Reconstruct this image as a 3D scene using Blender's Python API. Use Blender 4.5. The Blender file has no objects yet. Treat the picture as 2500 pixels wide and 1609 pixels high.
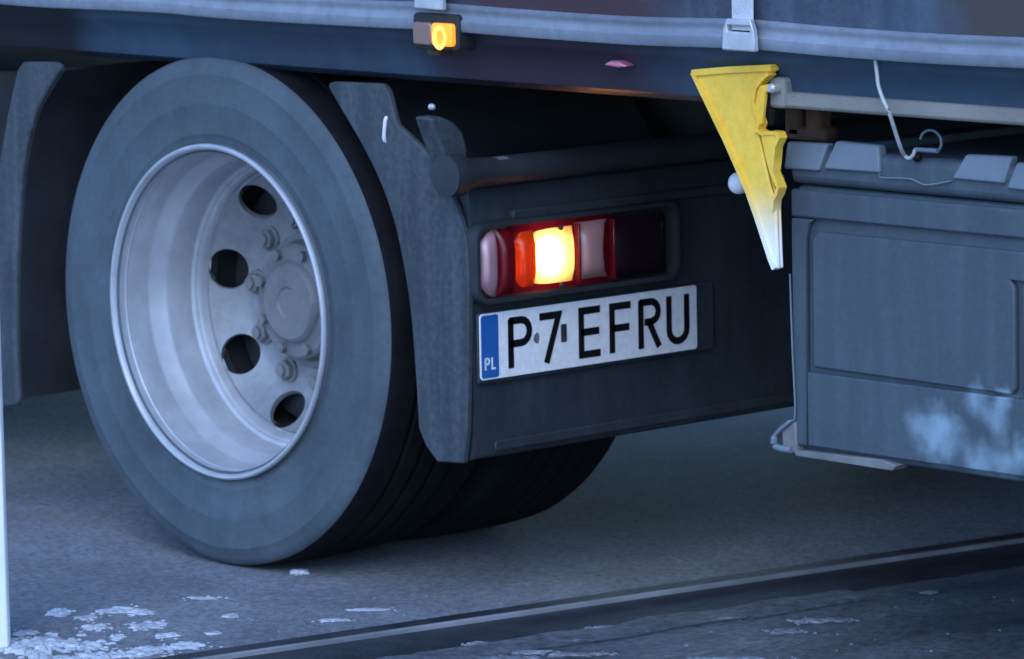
import bpy, bmesh, math, random
from mathutils import Vector, Matrix, noise
random.seed(7)
R = math.radians
sc = bpy.context.scene
COL = sc.collection

# ------------------------------------------------------------------ camera
CAM = Vector((-6.22044, 6.76164, 1.60297))
YAW, PITCH, ROLL, FPX = 0.74221, 0.13543, 0.01936, 12000.74
_l = Vector((math.cos(YAW)*math.cos(PITCH), -math.sin(YAW)*math.cos(PITCH), -math.sin(PITCH)))
_r0 = Vector((-math.sin(YAW), -math.cos(YAW), 0.0)); _u0 = _r0.cross(_l)
_r = _r0*math.cos(ROLL) - _u0*math.sin(ROLL)
_u = _r0*math.sin(ROLL) + _u0*math.cos(ROLL)
cd = bpy.data.cameras.new('camera'); cam = bpy.data.objects.new('camera', cd); COL.objects.link(cam)
cd.sensor_width = 36.0; cd.lens = FPX/2500*36.0; cd.clip_start = 0.1; cd.clip_end = 3000
m = Matrix((( _r.x, _u.x, -_l.x, CAM.x), (_r.y, _u.y, -_l.y, CAM.y), (_r.z, _u.z, -_l.z, CAM.z), (0, 0, 0, 1)))
cam.matrix_world = m
sc.camera = cam
cd.dof.use_dof = True; cd.dof.focus_distance = 7.6; cd.dof.aperture_fstop = 10.0     # hand-held zoom, focused a little short of the truck

# ------------------------------------------------------------------ sky, sun, exposure
SUN_EL, SUN_AZ = R(40), R(128)          # a veiled winter afternoon sun on the camera's side
w = bpy.data.worlds.new('World'); sc.world = w; w.use_nodes = True
nt = w.node_tree; bg = nt.nodes['Background']
sky = nt.nodes.new('ShaderNodeTexSky'); sky.sky_type = 'NISHITA'; sky.sun_disc = False
sky.sun_elevation = SUN_EL; sky.sun_rotation = R(90) - SUN_AZ
sky.air_density = 1.0; sky.dust_density = 0.3; sky.ozone_density = 6.0
nt.links.new(sky.outputs[0], bg.inputs[0]); bg.inputs[1].default_value = 0.15
sl = bpy.data.lights.new('sun', 'SUN'); sl.energy = 0.55; sl.angle = R(40); sl.color = (1.0, 0.95, 0.88)
so = bpy.data.objects.new('sun', sl); COL.objects.link(so)
sd = Vector((math.cos(SUN_EL)*math.cos(SUN_AZ), math.cos(SUN_EL)*math.sin(SUN_AZ), math.sin(SUN_EL)))
so.rotation_euler = sd.to_track_quat('Z', 'Y').to_euler(); so.location = (-4, 6, 9)
sc.view_settings.view_transform = 'Standard'; sc.view_settings.look = 'None'
sc.view_settings.exposure = 1.32; sc.view_settings.gamma = 1.0
sc.view_settings.use_curve_mapping = False
sc.view_settings.use_white_balance = True; sc.view_settings.white_balance_temperature = 5750; sc.view_settings.white_balance_tint = 10

# ------------------------------------------------------------------ helpers
def P(px, py, ax, val):
    """photo pixel (2393 wide view) -> the point on the plane ax = val that it shows"""
    k = 2500/2393
    d = _l + _r*((px*k-1250)/FPX) - _u*((py*k-804.5)/FPX)
    i = 'xyz'.index(ax); t = (val-CAM[i])/d[i]
    return CAM + d*t

def obj(name, me, mat=None, parent=None, smooth=35):
    if isinstance(me, bmesh.types.BMesh):
        b = me; bmesh.ops.recalc_face_normals(b, faces=b.faces[:])
        me = bpy.data.meshes.new(name); b.to_mesh(me); b.free()
    if smooth:
        for f in me.polygons: f.use_smooth = True
        me.set_sharp_from_angle(angle=R(smooth))
    if mat is not None:
        me.materials.clear(); me.materials.append(mat)
    o = bpy.data.objects.new(name, me); COL.objects.link(o)
    if parent is not None: child(o, parent)
    return o
def child(o, parent):
    o.parent = parent
    o.location = o.location - (parent.location if parent.parent is None else Vector())
def empty(name, loc, parent=None):
    o = bpy.data.objects.new(name, None); COL.objects.link(o); o.location = loc; o.empty_display_size = .1
    if parent is not None: child(o, parent)
    return o
def tag(o, label=None, cat=None, group=None, kind=None):
    if label: o['label'] = label
    if cat: o['category'] = cat
    if group: o['group'] = group
    if kind: o['kind'] = kind
    return o
def bevel(o, wd, seg=2, ang=30):
    md = o.modifiers.new('bevel', 'BEVEL'); md.width = wd; md.segments = seg; md.limit_method = 'ANGLE'; md.angle_limit = R(ang)
    return o
def bx(b, x0, x1, y0, y1, z0, z1):
    v = [b.verts.new(p) for p in ((x0,y0,z0),(x1,y0,z0),(x1,y1,z0),(x0,y1,z0),(x0,y0,z1),(x1,y0,z1),(x1,y1,z1),(x0,y1,z1))]
    for f in ((0,3,2,1),(4,5,6,7),(0,1,5,4),(1,2,6,5),(2,3,7,6),(3,0,4,7)): b.faces.new([v[i] for i in f])
    return v
def box(name, x0, x1, y0, y1, z0, z1, mat, parent, bev=0.004, seg=2):
    b = bmesh.new(); bx(b, x0, x1, y0, y1, z0, z1); o = obj(name, b, mat, parent)
    if bev: bevel(o, bev, seg)
    return o
def lathe(b, prof, n=96, closed=False, axis_y=True):
    """profile (r, y) turned about the Y axis"""
    rings = []
    for k in range(n):
        a = 2*math.pi*k/n
        rings.append([b.verts.new((r*math.cos(a), y, r*math.sin(a))) for r, y in prof])
    L = len(prof)
    for k in range(n):
        A, B = rings[k], rings[(k+1) % n]
        for i in range(L if closed else L-1):
            j = (i+1) % L
            b.faces.new((A[i], B[i], B[j], A[j]))
def prism(b, pts, ax, a0, a1):
    """polygon of 2-D points extruded along axis ax from a0 to a1; points are the other two axes in xyz order"""
    def mk(p, a):
        return {'x': (a, p[0], p[1]), 'y': (p[0], a, p[1]), 'z': (p[0], p[1], a)}[ax]
    A = [b.verts.new(mk(p, a0)) for p in pts]; B = [b.verts.new(mk(p, a1)) for p in pts]
    b.faces.new(A); b.faces.new(B[::-1])
    for i in range(len(pts)):
        j = (i+1) % len(pts); b.faces.new((A[j], A[i], B[i], B[j]))
def ribbon(pts, t):
    """closed outline of a polyline with thickness t (2-D)"""
    L, Rr = [], []
    for i, p in enumerate(pts):
        a = Vector(pts[max(i-1, 0)]); c = Vector(pts[min(i+1, len(pts)-1)]); p = Vector(p)
        d1 = (p-a).normalized() if i > 0 else (c-p).normalized()
        d2 = (c-p).normalized() if i < len(pts)-1 else d1
        n1 = Vector((-d1.y, d1.x)); n2 = Vector((-d2.y, d2.x)); n = (n1+n2).normalized()
        k = t/2/max(.45, n.dot(n1)); L.append(p+n*k); Rr.append(p-n*k)
    return [tuple(q) for q in L] + [tuple(q) for q in Rr[::-1]]
def tube(b, path, r, n=10, cap=True):
    path = [Vector(p) for p in path]; rings = []
    up = Vector((0.3, 0.2, 1)).normalized()
    for i, p in enumerate(path):
        d = (path[min(i+1, len(path)-1)] - path[max(i-1, 0)]).normalized()
        s = d.cross(up)
        if s.length < .05: s = d.cross(Vector((1, 0, 0)))
        s.normalize(); t = s.cross(d)
        rr = r[i] if isinstance(r, (list, tuple)) else r
        rings.append([b.verts.new(p + (s*math.cos(2*math.pi*k/n) + t*math.sin(2*math.pi*k/n))*rr) for k in range(n)])
    for A, B in zip(rings, rings[1:]):
        for k in range(n): b.faces.new((A[k], A[(k+1) % n], B[(k+1) % n], B[k]))
    if cap: b.faces.new(rings[0][::-1]); b.faces.new(rings[-1])
def smooth_path(pts, sub=5):
    pts = [Vector(p) for p in pts]; out = []
    for i in range(len(pts)-1):
        p0, p1, p2, p3 = pts[max(i-1, 0)], pts[i], pts[i+1], pts[min(i+2, len(pts)-1)]
        for k in range(sub):
            t = k/sub
            out.append(.5*((2*p1)+(p2-p0)*t+(2*p0-5*p1+4*p2-p3)*t*t+(3*p1-p0-3*p2+p3)*t*t*t))
    out.append(pts[-1]); return out
def rrect(x0, x1, z0, z1, r, n=5):
    out = []
    for cx, cz, a in ((x1-r, z1-r, 0), (x0+r, z1-r, 90), (x0+r, z0+r, 180), (x1-r, z0+r, 270)):
        for k in range(n+1):
            t = R(a+90*k/n); out.append((cx+r*math.cos(t), cz+r*math.sin(t)))
    return out

# ------------------------------------------------------------------ materials
def mat(name, c1, c2=None, rough=.6, scale=8, detail=5, metal=0.0, bump=0.0, bscale=60, spec=.4, stretch=(1, 1, 1),
        dirt=None, dirt_amt=.5, dirt_scale=3.0, rvar=.12, lo=.35, hi=.68, coat=0.0, grain=0.0, gscale=110, film=None, film_amt=.35):
    M = bpy.data.materials.new(name); M.use_nodes = True; n = M.node_tree.nodes; L = M.node_tree.links
    bs = n['Principled BSDF']; bs.inputs['Metallic'].default_value = metal
    bs.inputs['Specular IOR Level'].default_value = spec
    if coat: bs.inputs['Coat Weight'].default_value = coat
    tc = n.new('ShaderNodeTexCoord'); mp = n.new('ShaderNodeMapping'); L.new(tc.outputs['Object'], mp.inputs[0])
    mp.inputs['Scale'].default_value = stretch
    nz = n.new('ShaderNodeTexNoise'); nz.inputs['Scale'].default_value = scale; nz.inputs['Detail'].default_value = detail
    nz.inputs['Roughness'].default_value = .62; L.new(mp.outputs[0], nz.inputs['Vector'])
    cr = n.new('ShaderNodeValToRGB'); cr.color_ramp.elements[0].position = lo; cr.color_ramp.elements[1].position = hi
    c2 = c2 or tuple(min(1, x*1.35+.004) for x in c1)
    cr.color_ramp.elements[0].color = (*c1, 1); cr.color_ramp.elements[1].color = (*c2, 1)
    L.new(nz.outputs[0], cr.inputs[0]); col = cr.outputs[0]
    if dirt:
        n2 = n.new('ShaderNodeTexNoise'); n2.inputs['Scale'].default_value = dirt_scale; n2.inputs['Detail'].default_value = 8
        n2.inputs['Roughness'].default_value = .68
        L.new(mp.outputs[0], n2.inputs['Vector'])
        r2 = n.new('ShaderNodeValToRGB'); r2.color_ramp.elements[0].position = .42; r2.color_ramp.elements[1].position = .70
        r2.color_ramp.elements[1].color = (dirt_amt, dirt_amt, dirt_amt, 1); L.new(n2.outputs[0], r2.inputs[0])
        mx = n.new('ShaderNodeMix'); mx.data_type = 'RGBA'; L.new(r2.outputs[0], mx.inputs['Factor'])
        L.new(col, mx.inputs[6]); mx.inputs[7].default_value = (*dirt, 1); col = mx.outputs[2]
    if film:                                            # dried road spray: runs drawn downwards, plus fine speckle
        m2 = n.new('ShaderNodeMapping'); L.new(tc.outputs['Object'], m2.inputs[0]); m2.inputs['Scale'].default_value = (26, 26, 2.6)
        f1 = n.new('ShaderNodeTexNoise'); f1.inputs['Scale'].default_value = 1.0; f1.inputs['Detail'].default_value = 6; f1.inputs['Distortion'].default_value = .6; L.new(m2.outputs[0], f1.inputs['Vector'])
        f2 = n.new('ShaderNodeTexNoise'); f2.inputs['Scale'].default_value = 90; f2.inputs['Detail'].default_value = 3; L.new(mp.outputs[0], f2.inputs['Vector'])
        ad = n.new('ShaderNodeMath'); ad.operation = 'MULTIPLY_ADD'; L.new(f2.outputs[0], ad.inputs[0]); ad.inputs[1].default_value = .55; L.new(f1.outputs[0], ad.inputs[2])
        fr = n.new('ShaderNodeMapRange'); L.new(ad.outputs[0], fr.inputs[0]); fr.inputs[1].default_value = .68; fr.inputs[2].default_value = 1.02; fr.inputs[3].default_value = 0; fr.inputs[4].default_value = film_amt
        mf = n.new('ShaderNodeMix'); mf.data_type = 'RGBA'; L.new(fr.outputs[0], mf.inputs['Factor']); L.new(col, mf.inputs[6]); mf.inputs[7].default_value = (*film, 1); col = mf.outputs[2]
    if grain:
        g1 = n.new('ShaderNodeTexNoise'); g1.inputs['Scale'].default_value = gscale; g1.inputs['Detail'].default_value = 4; g1.inputs['Roughness'].default_value = .7; L.new(tc.outputs['Object'], g1.inputs['Vector'])
        gr = n.new('ShaderNodeMapRange'); L.new(g1.outputs[0], gr.inputs[0]); gr.inputs[1].default_value = .3; gr.inputs[2].default_value = .7; gr.inputs[3].default_value = 1-grain; gr.inputs[4].default_value = 1+grain
        mg_ = n.new('ShaderNodeMix'); mg_.data_type = 'RGBA'; mg_.blend_type = 'MULTIPLY'; mg_.inputs['Factor'].default_value = 1; L.new(col, mg_.inputs[6]); L.new(gr.outputs[0], mg_.inputs[7]); col = mg_.outputs[2]
    L.new(col, bs.inputs['Base Color'])
    mr = n.new('ShaderNodeMapRange'); mr.inputs[3].default_value = max(.05, rough-rvar); mr.inputs[4].default_value = min(1, rough+rvar)
    L.new(nz.outputs[0], mr.inputs[0]); L.new(mr.outputs[0], bs.inputs['Roughness'])
    if bump:
        n3 = n.new('ShaderNodeTexNoise'); n3.inputs['Scale'].default_value = bscale; n3.inputs['Detail'].default_value = 6
        L.new(mp.outputs[0], n3.inputs['Vector'])
        bp = n.new('ShaderNodeBump'); bp.inputs['Strength'].default_value = min(1, bump); bp.inputs['Distance'].default_value = .004
        L.new(n3.outputs[0], bp.inputs['Height']); L.new(bp.outputs[0], bs.inputs['Normal'])
    return M
def emis(name, col, st):
    M = bpy.data.materials.new(name); M.use_nodes = True; n = M.node_tree.nodes
    bs = n['Principled BSDF']; bs.inputs['Base Color'].default_value = (*col, 1)
    bs.inputs['Emission Color'].default_value = (*col, 1); bs.inputs['Emission Strength'].default_value = st
    return M
def lens(name, tr, gl=.12, tw=.75, refl=(.5, .5, .5), rough=.25):
    """coloured lamp plastic: passes and scatters the light behind it, with a glossy skin"""
    M = bpy.data.materials.new(name); M.use_nodes = True; nt = M.node_tree; n = nt.nodes; L = nt.links
    n.remove(n['Principled BSDF']); out = n['Material Output']
    a = n.new('ShaderNodeBsdfTranslucent'); a.inputs[0].default_value = (*tr, 1)
    d = n.new('ShaderNodeBsdfDiffuse'); d.inputs[0].default_value = (*[x*.6 for x in tr], 1)
    m1 = n.new('ShaderNodeMixShader'); m1.inputs[0].default_value = tw; L.new(d.outputs[0], m1.inputs[1]); L.new(a.outputs[0], m1.inputs[2])
    g = n.new('ShaderNodeBsdfGlossy'); g.inputs[0].default_value = (*refl, 1); g.inputs[1].default_value = rough
    m2 = n.new('ShaderNodeMixShader'); m2.inputs[0].default_value = gl; L.new(m1.outputs[0], m2.inputs[1]); L.new(g.outputs[0], m2.inputs[2])
    L.new(m2.outputs[0], out.inputs[0]); return M

M_road = mat('salted_asphalt', (0.1560, 0.1680, 0.1860), (0.2280, 0.2400, 0.2640), rough=.75, scale=3.5, detail=9, bump=.9, bscale=170, dirt=(0.0900, 0.0960, 0.1080), dirt_amt=.6, dirt_scale=2.2, grain=.45, gscale=75)
M_apron = mat('wet_asphalt', (0.0470, 0.0565, 0.0672), (0.1008, 0.1142, 0.1344), rough=.55, scale=5, detail=9, bump=1.0, bscale=120, dirt=(0.1882, 0.2016, 0.2285), dirt_amt=.5, dirt_scale=7, stretch=(1, .45, 1), grain=.55, gscale=60)
M_groove = mat('wet_gutter', (.018, .021, .026), (.04, .045, .055), rough=.5, scale=9, bump=.8, bscale=90)
M_steel_edge = mat('worn_steel_edge', (.17, .18, .20), (.30, .31, .34), rough=.85, scale=4, spec=.15, bump=.3, stretch=(1, .5, 1), dirt=(.03, .034, .04), dirt_amt=.95, dirt_scale=1.7)
M_snow = mat('old_snow', (0.3780, 0.4140, 0.4680), (0.5940, 0.6300, 0.6840), rough=.6, scale=20, bump=.9, bscale=110, dirt=(0.1980, 0.2160, 0.2430), dirt_amt=.8, dirt_scale=12, grain=.3, gscale=120)
M_thin = mat('thin_frozen_slush', (.13, .145, .17), (.26, .28, .32), rough=.55, scale=14, bump=.9, bscale=110, dirt=(.09, .10, .115), dirt_amt=.8, dirt_scale=9, grain=.3, gscale=120)
M_tyre = mat('dusty_tyre', (0.0585, 0.0768, 0.0951), (0.0831, 0.1055, 0.1279), rough=.72, scale=5, detail=7, bump=.25, bscale=120, dirt=(0.0369, 0.0448, 0.0538), dirt_amt=.6, dirt_scale=7, grain=.10, gscale=70)
M_tread = mat('worn_tread_rubber', (.006, .007, .009), (.011, .012, .015), rough=.9, scale=12, spec=.1, bump=.4, bscale=90)  # dark rubber, near black to carry shade on tread and inner tyres
M_rim = mat('silver_wheel_paint', (0.4117, 0.4216, 0.4510), (0.5687, 0.5882, 0.6275), rough=.42, scale=7, metal=.35, bump=.08, bscale=60, dirt=(.17, .165, .17), dirt_amt=.5, dirt_scale=3)
M_disc = mat('grimy_wheel_disc', (0.2326, 0.2390, 0.2584), (0.2972, 0.3036, 0.3230), rough=.5, scale=9, metal=.3, bump=.15, bscale=60, dirt=(0.1292, 0.1227, 0.1163), dirt_amt=.5, dirt_scale=7, grain=.12, gscale=60)
M_hub = mat('dirty_hub', (0.1800, 0.1800, 0.1872), (0.2520, 0.2520, 0.2592), rough=.6, scale=14, metal=.2, bump=.4, bscale=60, dirt=(0.0864, 0.0792, 0.0792), dirt_amt=.8, dirt_scale=14)
M_guard = mat('mudguard_plastic', (0.0294, 0.0393, 0.0487), (0.0449, 0.0580, 0.0693), rough=.75, scale=4, detail=7, bump=.15, bscale=140, dirt=(0.0190, 0.0243, 0.0300), dirt_amt=.55, dirt_scale=5, film=(0.1152, 0.1296, 0.1512), film_amt=.45)
M_shell = mat('mudguard_shell', (.016, .019, .024), (.030, .034, .041), rough=.65, scale=6, bump=.3, bscale=60)
M_bumper = mat('bumper_plastic', (0.0209, 0.0275, 0.0345), (0.0328, 0.0424, 0.0517), rough=.6, scale=5, detail=7, bump=.2, bscale=120, dirt=(0.0149, 0.0183, 0.0241), dirt_amt=.6, dirt_scale=4, film=(0.0796, 0.0895, 0.1061), film_amt=.22)
M_black = mat('black_underbody', (0.0108, 0.0120, 0.0144), (0.0210, 0.0228, 0.0264), rough=.65, scale=9, bump=.3, bscale=60)
M_frame = mat('chassis_paint', (.03, .034, .042), (.055, .06, .07), rough=.55, scale=9, bump=.2, bscale=60, dirt=(.10, .09, .08), dirt_amt=.4, dirt_scale=6)
M_plate = mat('plate_white', (.80, .80, .82), (.87, .87, .88), rough=.42, scale=9, bump=.05, dirt=(.66, .66, .68), dirt_amt=.5, dirt_scale=9, grain=.10, gscale=60)
M_plateblue = mat('plate_blue', (.02, .09, .33), (.03, .12, .38), rough=.45, scale=9)
M_ink = mat('plate_ink', (.005, .005, .006), (.010, .010, .011), rough=.6, scale=20, spec=.12)
M_grime = mat('plate_grime', (.10, .10, .11), (.17, .17, .18), rough=.7, scale=60)
M_sticker = mat('plate_sticker', (.02, .022, .026), (.07, .07, .075), rough=.5, scale=70)
M_curtain = mat('tarpaulin', (0.0360, 0.0564, 0.0950), (0.0540, 0.0793, 0.1236), rough=.42, scale=1.6, detail=4, bump=.15, bscale=14, dirt=(0.0198, 0.0167, 0.0261), dirt_amt=.9, dirt_scale=1.1, stretch=(1, 1, 1.5), film=(0.1152, 0.1368, 0.1728), film_amt=.35)  # the dark maroon blotch layer imitates reflections
M_hem = mat('curtain_hem', (0.1790, 0.2055, 0.2519), (0.2387, 0.2652, 0.3116), rough=.45, scale=6, bump=.15, bscale=30, dirt=(0.1326, 0.1392, 0.1658), dirt_amt=.6, dirt_scale=5, stretch=(.4, 1, 1), grain=.15, gscale=40)
M_strap = mat('grey_webbing', (.42, .43, .46), (.52, .53, .56), rough=.7, scale=25, bump=.5, bscale=260)
M_buckle = mat('zinc_buckle', (.42, .44, .47), (.56, .58, .61), rough=.4, scale=30, metal=.4, bump=.1)
M_rail = mat('side_rail_paint', (.026, .050, .085), (.040, .070, .108), rough=.45, scale=3, bump=.08, bscale=30, dirt=(.03, .026, .034), dirt_amt=.6, dirt_scale=1.8, film=(.05, .08, .115), film_amt=.4)  # the dark blotch layer imitates a maroon reflection
M_bar = mat('weathered_bar', (.20, .19, .17), (.30, .28, .25), rough=.7, scale=12, bump=.4, bscale=90, dirt=(.12, .11, .10), dirt_amt=.7, dirt_scale=6)
M_rust = mat('rusty_steel', (.07, .042, .028), (.14, .08, .045), rough=.85, scale=16, bump=.6, bscale=80)
M_box = mat('storage_box_plastic', (0.0460, 0.0627, 0.0811), (0.0619, 0.0828, 0.1043), rough=.55, scale=3, detail=7, bump=.12, bscale=120, dirt=(0.0340, 0.0448, 0.0579), dirt_amt=.5, dirt_scale=3, film=(0.1110, 0.1332, 0.1628), film_amt=.3)
M_pad = mat('lid_pad_plastic', (0.1157, 0.1435, 0.1798), (0.1497, 0.1785, 0.2158), rough=.5, scale=9, bump=.15, bscale=90)
M_lip = mat('box_lip', (0.1440, 0.1470, 0.1500), (0.2040, 0.2040, 0.2040), rough=.55, scale=12, bump=.2, dirt=(0.0960, 0.0930, 0.0900), dirt_amt=.7, dirt_scale=14)
M_yellow = mat('chock_yellow', (.80, .47, .035), (.88, .58, .06), rough=.5, scale=9, bump=.15, bscale=70, dirt=(.62, .42, .10), dirt_amt=.3, dirt_scale=9, grain=.10, gscale=50)
M_cable = mat('grey_cable', (.36, .37, .38), (.46, .47, .48), rough=.5, scale=30)
M_post = mat('post_white', (.72, .74, .78), (.80, .82, .85), rough=.5, scale=6, dirt=(.5, .52, .56), dirt_amt=.4, dirt_scale=8)
M_slush = mat('clinging_slush', (.36, .43, .50), (.50, .57, .64), rough=.65, scale=22, bump=.8, bscale=70)
M_redlens = lens('red_lens', (.42, .016, .04), gl=.06, tw=.6)
M_stoplens = lens('lit_stop_lens', (1.0, .27, .035), gl=.05, tw=.85)
M_hotlens = lens('lit_clear_lens', (1.0, .54, .19), gl=.05, tw=.85)
M_endlens = lens('end_reflector', (.75, .38, .44), gl=.25, tw=.1, refl=(.62, .55, .60), rough=.45)
M_clearlens = lens('clear_lens', (1.0, .56, .52), gl=.10, tw=.35, refl=(.8, .8, .8), rough=.3)  # pink tint stands in for red glow in the clear plastic
M_dimlens = lens('dim_red_lens', (.034, .014, .022), gl=.03, tw=.3, rough=.3)
M_bulb = emis('bulb', (1.0, .72, .42), 36.0)
M_amber = emis('lit_amber', (1.0, .30, .015), .42)
M_amberring = emis('amber_ring', (1.0, .46, .08), .55)
M_amberoff = lens('unlit_amber', (.55, .30, .20), gl=.2, tw=.4, refl=(.6, .6, .65), rough=.35)
M_pink = lens('pink_glint_skin', (1.0, .30, .48), gl=.3, tw=.1, refl=(1, .7, .8), rough=.2)  # colour of a lamp's reflection painted on the rail
M_cab = mat('cab_paint', (.05, .08, .14), (.07, .10, .17), rough=.3, scale=3, coat=.4, film=(.12, .14, .17), film_amt=.3)
M_glass = mat('cab_glass', (.012, .015, .018), (.02, .024, .028), rough=.08, scale=3, rvar=.03, spec=.6)
M_alu = mat('brushed_tank', (.35, .36, .38), (.48, .49, .51), rough=.4, metal=.6, scale=8)

def tint_fields(M, tints):
    # soft-edged colour fields along x; the maroon ones stand in for reflections
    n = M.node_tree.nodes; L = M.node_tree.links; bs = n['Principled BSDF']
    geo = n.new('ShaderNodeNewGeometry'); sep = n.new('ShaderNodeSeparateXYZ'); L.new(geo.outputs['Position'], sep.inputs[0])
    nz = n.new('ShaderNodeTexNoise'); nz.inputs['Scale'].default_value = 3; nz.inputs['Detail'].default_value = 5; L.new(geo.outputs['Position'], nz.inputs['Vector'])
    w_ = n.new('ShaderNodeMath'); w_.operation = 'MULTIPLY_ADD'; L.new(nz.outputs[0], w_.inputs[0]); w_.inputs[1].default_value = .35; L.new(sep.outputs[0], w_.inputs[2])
    for x0, x1, col, soft in tints:
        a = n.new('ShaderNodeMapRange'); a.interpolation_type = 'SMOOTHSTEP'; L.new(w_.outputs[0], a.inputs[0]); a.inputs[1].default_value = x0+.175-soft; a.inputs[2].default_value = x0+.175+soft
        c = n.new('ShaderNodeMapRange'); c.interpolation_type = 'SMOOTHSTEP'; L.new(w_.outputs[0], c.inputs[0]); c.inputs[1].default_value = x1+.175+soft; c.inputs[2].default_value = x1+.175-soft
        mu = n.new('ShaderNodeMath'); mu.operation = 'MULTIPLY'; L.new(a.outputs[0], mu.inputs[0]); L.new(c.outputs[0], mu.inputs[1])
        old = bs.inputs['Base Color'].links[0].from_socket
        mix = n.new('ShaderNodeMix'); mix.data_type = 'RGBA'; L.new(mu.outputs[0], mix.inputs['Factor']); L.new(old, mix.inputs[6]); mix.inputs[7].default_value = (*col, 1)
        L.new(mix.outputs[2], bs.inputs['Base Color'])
tint_fields(M_curtain, [(-.62, -.14, (.045, .02, .03), .06), (-1.75, -1.24, (.05, .04, .038), .05), (-3.6, -2.6, (.045, .02, .03), .06), (-6.6, -5.6, (.045, .02, .03), .06)])
tint_fields(M_rail, [(-.56, -.03, (.030, .020, .032), .06), (.92, 3.2, (.006, .007, .009), .05)])  # rail maroon copies a reflection; front end blackened for darkness there

# ------------------------------------------------------------------ the ground: road, its steel edge, the wet apron in front
GZ = -.010                                              # level of the road surface
E0 = P(540, 1530, 'z', GZ); E1 = P(1840, 1340, 'z', GZ)
ed = (E1-E0).normalized(); en = Vector((-ed.y, ed.x, 0))
if en.x > 0: en = -en                                   # en points to the camera's side (-x)
A_, B_ = E0 - ed*60, E0 + ed*60
def strip(name, d0, d1, z, material, zlow=None, n=1):
    b = bmesh.new()
    q = [A_+en*d0, B_+en*d0, B_+en*d1, A_+en*d1]
    v = [b.verts.new((p.x, p.y, z)) for p in q]; b.faces.new(v)
    return tag(obj(name, b, material, smooth=0), kind='structure')
b = bmesh.new()
q = [A_ - en*0.0, B_ - en*0.0, B_ - en*400, A_ - en*400]
b.faces.new([b.verts.new((p.x, p.y, GZ)) for p in q]); ro = tag(obj('road', b, M_road, smooth=0), kind='structure')
strip('apron', .20, 400, GZ-.002, M_apron)
strip('gutter', -.001, .202, GZ-.0045, M_groove)
strip('joint_sealant', -.040, -.0005, GZ+.0035, M_groove)
# steel edge: long low angle profile
b = bmesh.new()
prof = [(0.0, -.05), (0.0, GZ+.002), (.002, GZ+.0038), (.008, GZ+.0038), (.010, GZ+.002), (.011, -.05)]
L0 = [b.verts.new(((A_+en*d).x, (A_+en*d).y, z)) for d, z in prof]; L1 = [b.verts.new(((B_+en*d).x, (B_+en*d).y, z)) for d, z in prof]
for i in range(len(prof)-1): b.faces.new((L0[i], L0[i+1], L1[i+1], L1[i]))
tag(obj('steel_edge_strip', b, M_steel_edge, smooth=0), kind='structure')
# broken front edge of the apron where it meets the gutter
b = bmesh.new(); pv = None
for k in range(130):
    s = -1.2 + k*.018; p = E0 + ed*s
    wob = .02*noise.noise(Vector((s*6, 0, 3))) + .012*noise.noise(Vector((s*25, 4, 0)))
    t0 = p + en*(.185+wob); t1 = p + en*(.28+wob)
    h = .004+.004*noise.noise(Vector((s*9, 7, 0)))
    row = [b.verts.new((t0.x, t0.y, GZ-.010)), b.verts.new((t0.x+.004*en.x, t0.y, GZ-.002+h)), b.verts.new((t1.x, t1.y, GZ-.0008))]
    if pv:
        for i in range(2): b.faces.new((pv[i], pv[i+1], row[i+1], row[i]))
    pv = row
tag(obj('apron_edge', b, M_apron), kind='structure')

# slush and old snow lying on the road: flat broken lumps
def lump(b, c, rx, ry, h, seed, n=14, ang=0.0):
    c = Vector(c); ca, sa = math.cos(ang), math.sin(ang)
    rings = []
    for j, (s, hz) in enumerate(((1.0, -.15), (.86, .45), (.55, .9), (.0, 1.0))):
        if s == 0:
            top = b.verts.new(c+Vector((0, 0, h))); break
        ring = []
        for k in range(n):
            a = 2*math.pi*k/n
            f = 1 + .55*noise.noise(Vector((math.cos(a)*1.6+seed*3.1, math.sin(a)*1.6, seed))) + .30*noise.noise(Vector((math.cos(a)*5, math.sin(a)*5, seed*2))) + .15*noise.noise(Vector((math.cos(a)*13, math.sin(a)*13, seed*2)))
            x, y = rx*s*f*math.cos(a), ry*s*f*math.sin(a)
            z = h*hz*(1+.35*noise.noise(Vector((x*30, y*30, seed)))) if hz > 0 else -.002
            ring.append(b.verts.new(c+Vector((x*ca-y*sa, x*sa+y*ca, z))))
        rings.append(ring)
    for A, B in zip(rings, rings[1:]):
        for k in range(n): b.faces.new((A[k], A[(k+1) % n], B[(k+1) % n], B[k]))
    for k in range(n): b.faces.new((rings[-1][k], rings[-1][(k+1) % n], top))
va = math.atan2(_r.y, _r.x)
def slush(b, g, z, rx, ry, h, core=True):
    # a patch of slush: a thin ragged core with crumbs thinning out around it
    global sd_
    ca, sa = math.cos(va), math.sin(va)
    if core: lump(b, (g.x, g.y, z), rx*.45, ry*.45, h*.4, sd_, n=26, ang=va); sd_ += 1
    for k in range(int(20+rx*700)):
        u, v = random.gauss(0, .5), random.gauss(0, .5); e = math.exp(-(u*u+v*v))
        q = random.uniform(.25, 1)*e
        lump(b, (g.x+rx*u*ca-ry*v*sa, g.y+rx*u*sa+ry*v*ca, z), .015*q+.0015, .006*q+.0015, h*random.uniform(.2, .8)*q+.001, sd_*.7, n=9, ang=va+random.uniform(-.3, .3)); sd_ += 1
b = bmesh.new(); sd_ = 1
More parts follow.
